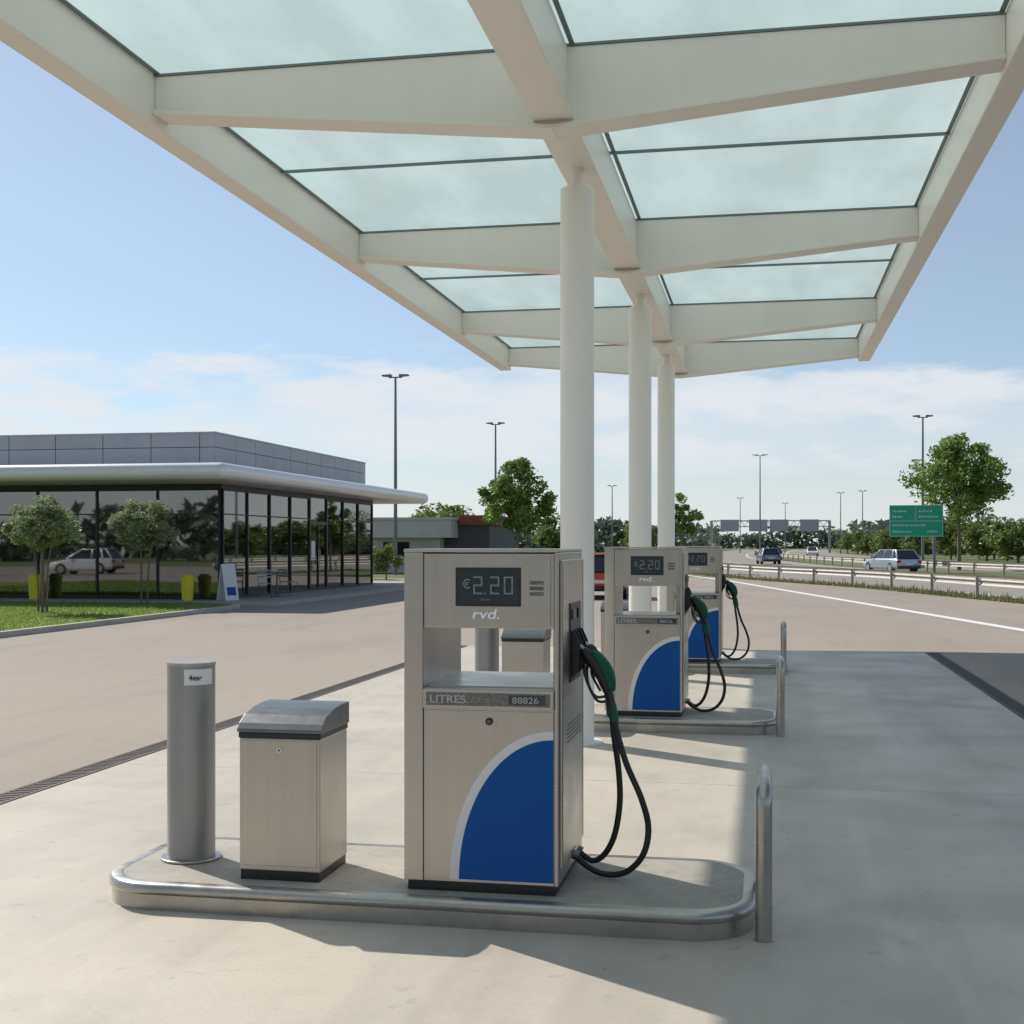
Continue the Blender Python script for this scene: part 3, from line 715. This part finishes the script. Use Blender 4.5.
# ------------------------------------------------------------------ signs
sg = thing('road_sign', (10.95, 86.5, 0), 'bright green direction sign with faint white lettering', 'road sign', rotz=math.radians(-4))
PX0, PX1, PZ0, PZ1 = -3.1, .18, 2.3, 4.3
b = B(); b.box(PX0, PX1, -.16, -.10, PZ0, PZ1, 0)
def frame(bb, x0, x1, z0, z1, y, t, mi): bb.box(x0, x1, y, y + .01, z1 - t, z1, mi); bb.box(x0, x1, y, y + .01, z0, z0 + t, mi); bb.box(x0, x0 + t, y, y + .01, z0 + t, z1 - t, mi); bb.box(x1 - t, x1, y, y + .01, z0 + t, z1 - t, mi)
frame(b, PX0, PX1, PZ0, PZ1, -.171, .035, 1)
b.box(PX0 + .04, PX1 - .04, -.1705, -.161, 3.27, 3.30, 1); b.box(-1.5, -1.47, -.1704, -.161, 3.305, 4.26, 1)
b.obj('panel', ['signgreen', 'signprint'], sg)
b = B()
for z, segs in ((3.85, ((-2.9, -2.0), (-1.3, -.5))), (3.5, ((-2.9, -2.3), (-1.3, -.2))), (2.95, ((-2.9, -2.0), (-1.8, -.9))), (2.55, ((-2.9, -1.7), (-.8, -.2)))):
    for x0, x1 in segs:
        x = x0
        while x < x1:
            w = R.uniform(.05, .11); b.box(x, x + w, -.173, -.1605, z, z + R.uniform(.09, .14)); x += w + .05
b.obj('lettering', 'signprint', sg)
b = B(); b.cyl(-.35, 0, 0, 4.25, .09, seg=12); b.box(-2.9, .1, -.10, -.05, 3.9, 4.0); b.box(-2.9, .1, -.10, -.05, 2.6, 2.7); b.obj('post', 'lamp', sg)
ga = thing('sign_gantry', (1, 305.5, 0), 'grey steel sign gantry spanning the main road', 'gantry')
for x in (-13.2, 13.5):
    b = B(); b.box(x - .3, x + .3, -.3, .3, 0, 7.4); b.obj('post', 'signback', ga)
b = B(); b.box(-13.2, 13.5, -.5, -.35, 7.2, 7.45); b.box(-13.2, 13.5, -.5, -.35, 5.9, 6.1); b.box(-13.2, 13.5, .35, .5, 7.2, 7.45); b.box(-13.2, 13.5, .35, .5, 5.9, 6.1)
for i in range(18):
    x = -13 + i * 1.48; b.tube([(x, -.42, 6), (x + .74, -.42, 7.3)], .07, 6); b.tube([(x + .74, -.42, 7.3), (x + 1.48, -.42, 6)], .07, 6)
b.obj('truss', 'signback', ga)
for x in (-9, -2.5, 2.2, 9):
    b = B(); b.box(x - 2.1, x + 2.1, -.7, -.55, 4.9, 7.6); b.obj('sign_panel', 'signback', ga)

# ------------------------------------------------------------------ cars
def car(loc, rz, mt, label, suv=False, name='parked_car'):
    p = thing(name, loc, label, 'car', None, rz); H = 1.62 if suv else 1.46; W = .89; bz = .98 if suv else .90
    st = [(-2.12, .80, .42, .62), (-2.08, .86, .30, bz - .05), (-1.9, W, .26, bz), (-1.0, W, .22, bz), (0, W, .22, bz), (.9, W, .22, bz - .01), (1.5, W * .985, .23, bz - .12), (1.95, W * .93, .26, bz - .2), (2.12, W * .82, .36, bz - .34)]
    b = B(); rows = []
    for y, w, z0, z1 in st:
        half = [(w * .9, z0), (w, z0 + .12), (w, (z0 + z1) / 2), (w * .985, z1 - .08), (w * .9, z1)]
        rows.append([(-a, y, z) for a, z in half] + [(a, y, z) for a, z in reversed(half)])
    n = len(rows[0])
    for r in rows: b.v += r
    for i in range(len(rows) - 1):
        for j in range(n): b.f.append((i * n + j, i * n + (j + 1) % n, (i + 1) * n + (j + 1) % n, (i + 1) * n + j)); b.m.append(0)
    b.f.append(tuple(range(n))); b.m.append(0); b.f.append(tuple((len(rows) - 1) * n + j for j in reversed(range(n)))); b.m.append(0)
    b.obj('body', mt, p, smooth=35)
    yb0, yb1, yt0, yt1 = -2.02, 1.05, -1.62, .2
    wb, wt = W * .9, W * .70
    b = B(); P = [(-wb, yb0, bz - .01), (wb, yb0, bz - .01), (wb, yb1, bz - .03), (-wb, yb1, bz - .03), (-wt, yt0, H - .05), (wt, yt0, H - .05), (wt, yt1, H - .05), (-wt, yt1, H - .05)]
    b.v = P; b.f = [(0, 1, 5, 4), (1, 2, 6, 5), (2, 3, 7, 6), (3, 0, 4, 7), (4, 5, 6, 7)]; b.m = [0] * 5
    b.obj('window', 'carglass', p, bevel=.02)
    b = B(); b.box(-wt - .02, wt + .02, yt0 - .05, yt1 + .05, H - .055, H)
    for i, j in ((0, 4), (1, 5), (2, 6), (3, 7)): b.tube([P[i], P[j]], .055, 8)
    for s in (-1, 1):
        b.tube([(s * wb, -.45, bz), (s * wt, -.45, H - .04)], .04, 8)
        b.tube([(s * wb, -1.5, bz), (s * wt, -1.35, H - .04)], .07, 8)
    b.obj('roof', mt, p, bevel=.02, smooth=40)
    for s in (-1, 1):
        for y in (-1.32, 1.32):
            e = B(); x = s * (W - .10)
            e.tube([(x - .1, y, .32), (x + .11, y, .32)], .32, 24); w = e.obj('wheel', 'rubber', p, smooth=40)
            e = B(); xx = x + s * .112; e.tube([(xx - .006, y, .32), (xx + .006, y, .32)], .2, 20); e.obj('rim', 'rim', w)
        b = B(); b.box(min(s * .58, s * .86), max(s * .58, s * .86), -2.13, -2.02, bz - .28, bz - .1); b.obj('tail_light', 'redlight', p, bevel=.02)
        b = B(); b.box(min(s * .5, s * .78), max(s * .5, s * .78), 2.0, 2.11, bz - .36, bz - .24); b.obj('headlight', 'whitelight', p, bevel=.02)
        b = B(); b.box(min(s * .88, s * 1.02), max(s * .88, s * 1.02), .72, .82, bz, bz + .13); b.obj('mirror', mt, p, bevel=.02)
    b = B(); b.box(-.26, .26, -2.135, -2.11, .52, .63); b.obj('number_plate', 'whitevinyl', p)
    b = B(); b.box(-.8, .8, -2.145, -2.03, .28, .44); b.obj('bumper', 'black', p, bevel=.02)
    return p
car((7.9, 86, 0), math.radians(26), 'carsilver', 'silver blue hatchback driving along the main road', False, 'moving_car')
car((.3, 122, 0), math.radians(8), 'carblue', 'grey car driving away on the main road', False, 'moving_car')
car((.9, 155, 0), math.radians(6), 'cardark', 'dark car driving away on the main road', False, 'moving_car')
car((7.4, 212, 0), math.radians(180), 'carwhite', 'pale car approaching on the main road', False, 'moving_car')
car((-5.4, 43.5, 0), math.radians(4), 'carred', 'bright red car parked beyond the pumps')
car((-38, 5.5, 0), math.radians(84), 'carwhite', 'white car parked on asphalt facing the shop lawn')
car((-29, 3.0, 0), math.radians(100), 'cardark', 'unseen dark parked car added to reflect in the shop glass')  # extra car outside the view, added for its reflection in the glazing
car((-46, 6.5, 0), math.radians(86), 'carsilver', 'unseen silver parked car added to reflect in the shop glass')  # likewise unseen, added only to be mirrored by the shop windows

# ------------------------------------------------------------------ light, sky, camera
tosun = Vector((-.96, .66, 1.0)).normalized()
sl = bpy.data.lights.new('sun', 'SUN'); sl.energy = 5.0; sl.angle = math.radians(.53); sl.color = (1, .94, .85)
so = bpy.data.objects.new('sun', sl); COL.objects.link(so); so.rotation_euler = tosun.to_track_quat('Z', 'Y').to_euler(); so.location = (-30, 20, 40)
w = bpy.data.worlds.new('World'); scene.world = w; w.use_nodes = True
nt = w.node_tree; N = nt.nodes; L = nt.links
bg = N['Background']; out = N['World Output']
sky = N.new('ShaderNodeTexSky'); sky.sky_type = 'NISHITA'; sky.sun_disc = False
sky.sun_elevation = math.asin(tosun.z); sky.sun_rotation = math.atan2(tosun.x, tosun.y); sky.air_density = 1.0; sky.dust_density = .4; sky.ozone_density = 1.3
bg.inputs[1].default_value = .11
tc = N.new('ShaderNodeTexCoord'); sp = N.new('ShaderNodeSeparateXYZ'); L.new(tc.outputs['Generated'], sp.inputs[0])
def math_(op, a, b_=None, clamp=False):
    m = N.new('ShaderNodeMath'); m.operation = op; m.use_clamp = clamp
    for i, v in enumerate((a, b_)):
        if v is None: continue
        if isinstance(v, (int, float)): m.inputs[i].default_value = v
        else: L.new(v, m.inputs[i])
    return m.outputs[0]
def smooth(v, a, b_, lo=0., hi=1.):
    m = N.new('ShaderNodeMapRange'); m.interpolation_type = 'SMOOTHSTEP'
    m.inputs[1].default_value = a; m.inputs[2].default_value = b_; m.inputs[3].default_value = lo; m.inputs[4].default_value = hi
    L.new(v, m.inputs[0]); return m.outputs[0]
def nz(scale, st, det=7, rough=.6, loc=(0, 0, 0)):
    mp = N.new('ShaderNodeMapping'); mp.inputs['Scale'].default_value = st; mp.inputs['Location'].default_value = loc; L.new(tc.outputs['Generated'], mp.inputs[0])
    n = N.new('ShaderNodeTexNoise'); n.inputs['Scale'].default_value = scale; n.inputs['Detail'].default_value = det; n.inputs['Roughness'].default_value = rough
    L.new(mp.outputs[0], n.inputs['Vector']); return n.outputs['Fac']
z = sp.outputs['Z']
cool = N.new('ShaderNodeMix'); cool.data_type = 'RGBA'; cool.blend_type = 'MULTIPLY'; L.new(smooth(z, .35, .0), cool.inputs[0])
L.new(sky.outputs[0], cool.inputs[6]); cool.inputs[7].default_value = (.70, .84, 1.0, 1); L.new(cool.outputs[2], bg.inputs[0])
n1 = nz(3.2, (1, 1, 5)); n2 = nz(8, (1, 1, 3.8), loc=(3, 1, 0))
zz = math_('ADD', z, math_('MULTIPLY', math_('SUBTRACT', n1, .5), -.14))
zz = math_('ADD', zz, math_('MULTIPLY', math_('SUBTRACT', n2, .5), -.08))
band = math_('MULTIPLY', smooth(zz, .142, .112), smooth(z, .03, .075, .3, 1.))
tex = smooth(n2, .36, .60, .6, 1.)
m1 = math_('MULTIPLY', band, tex)
n3 = nz(4.5, (1, 1, 7), loc=(7, 2, 4)); wisps = math_('MULTIPLY', smooth(n3, .60, .78, 0, .5), smooth(z, .55, .15, .3, 1.))
haze = smooth(z, .14, -.01, 0, .8)
mask = math_('MAXIMUM', math_('MAXIMUM', math_('MULTIPLY', m1, .92), wisps), math_('MAXIMUM', haze, smooth(z, .5, .1, .10, .20)), True)
bg2 = N.new('ShaderNodeBackground'); bg2.inputs[0].default_value = (.88, .91, .95, 1); bg2.inputs[1].default_value = .90
ms = N.new('ShaderNodeMixShader'); L.new(mask, ms.inputs[0]); L.new(bg.outputs[0], ms.inputs[1]); L.new(bg2.outputs[0], ms.inputs[2]); L.new(ms.outputs[0], out.inputs[0])

cam = bpy.data.cameras.new('camera'); cam.sensor_width = 36; cam.lens = 36 * 1300 / 1024; cam.shift_y = 33 / 1024; cam.clip_end = 6000; cam.clip_start = .05
co = bpy.data.objects.new('camera', cam); COL.objects.link(co); co.location = (0, 0, E); co.rotation_euler = (math.pi / 2, 0, math.radians(11.01))
scene.camera = co
scene.view_settings.view_transform = 'Standard'; scene.view_settings.look = 'None'; scene.view_settings.exposure = 0
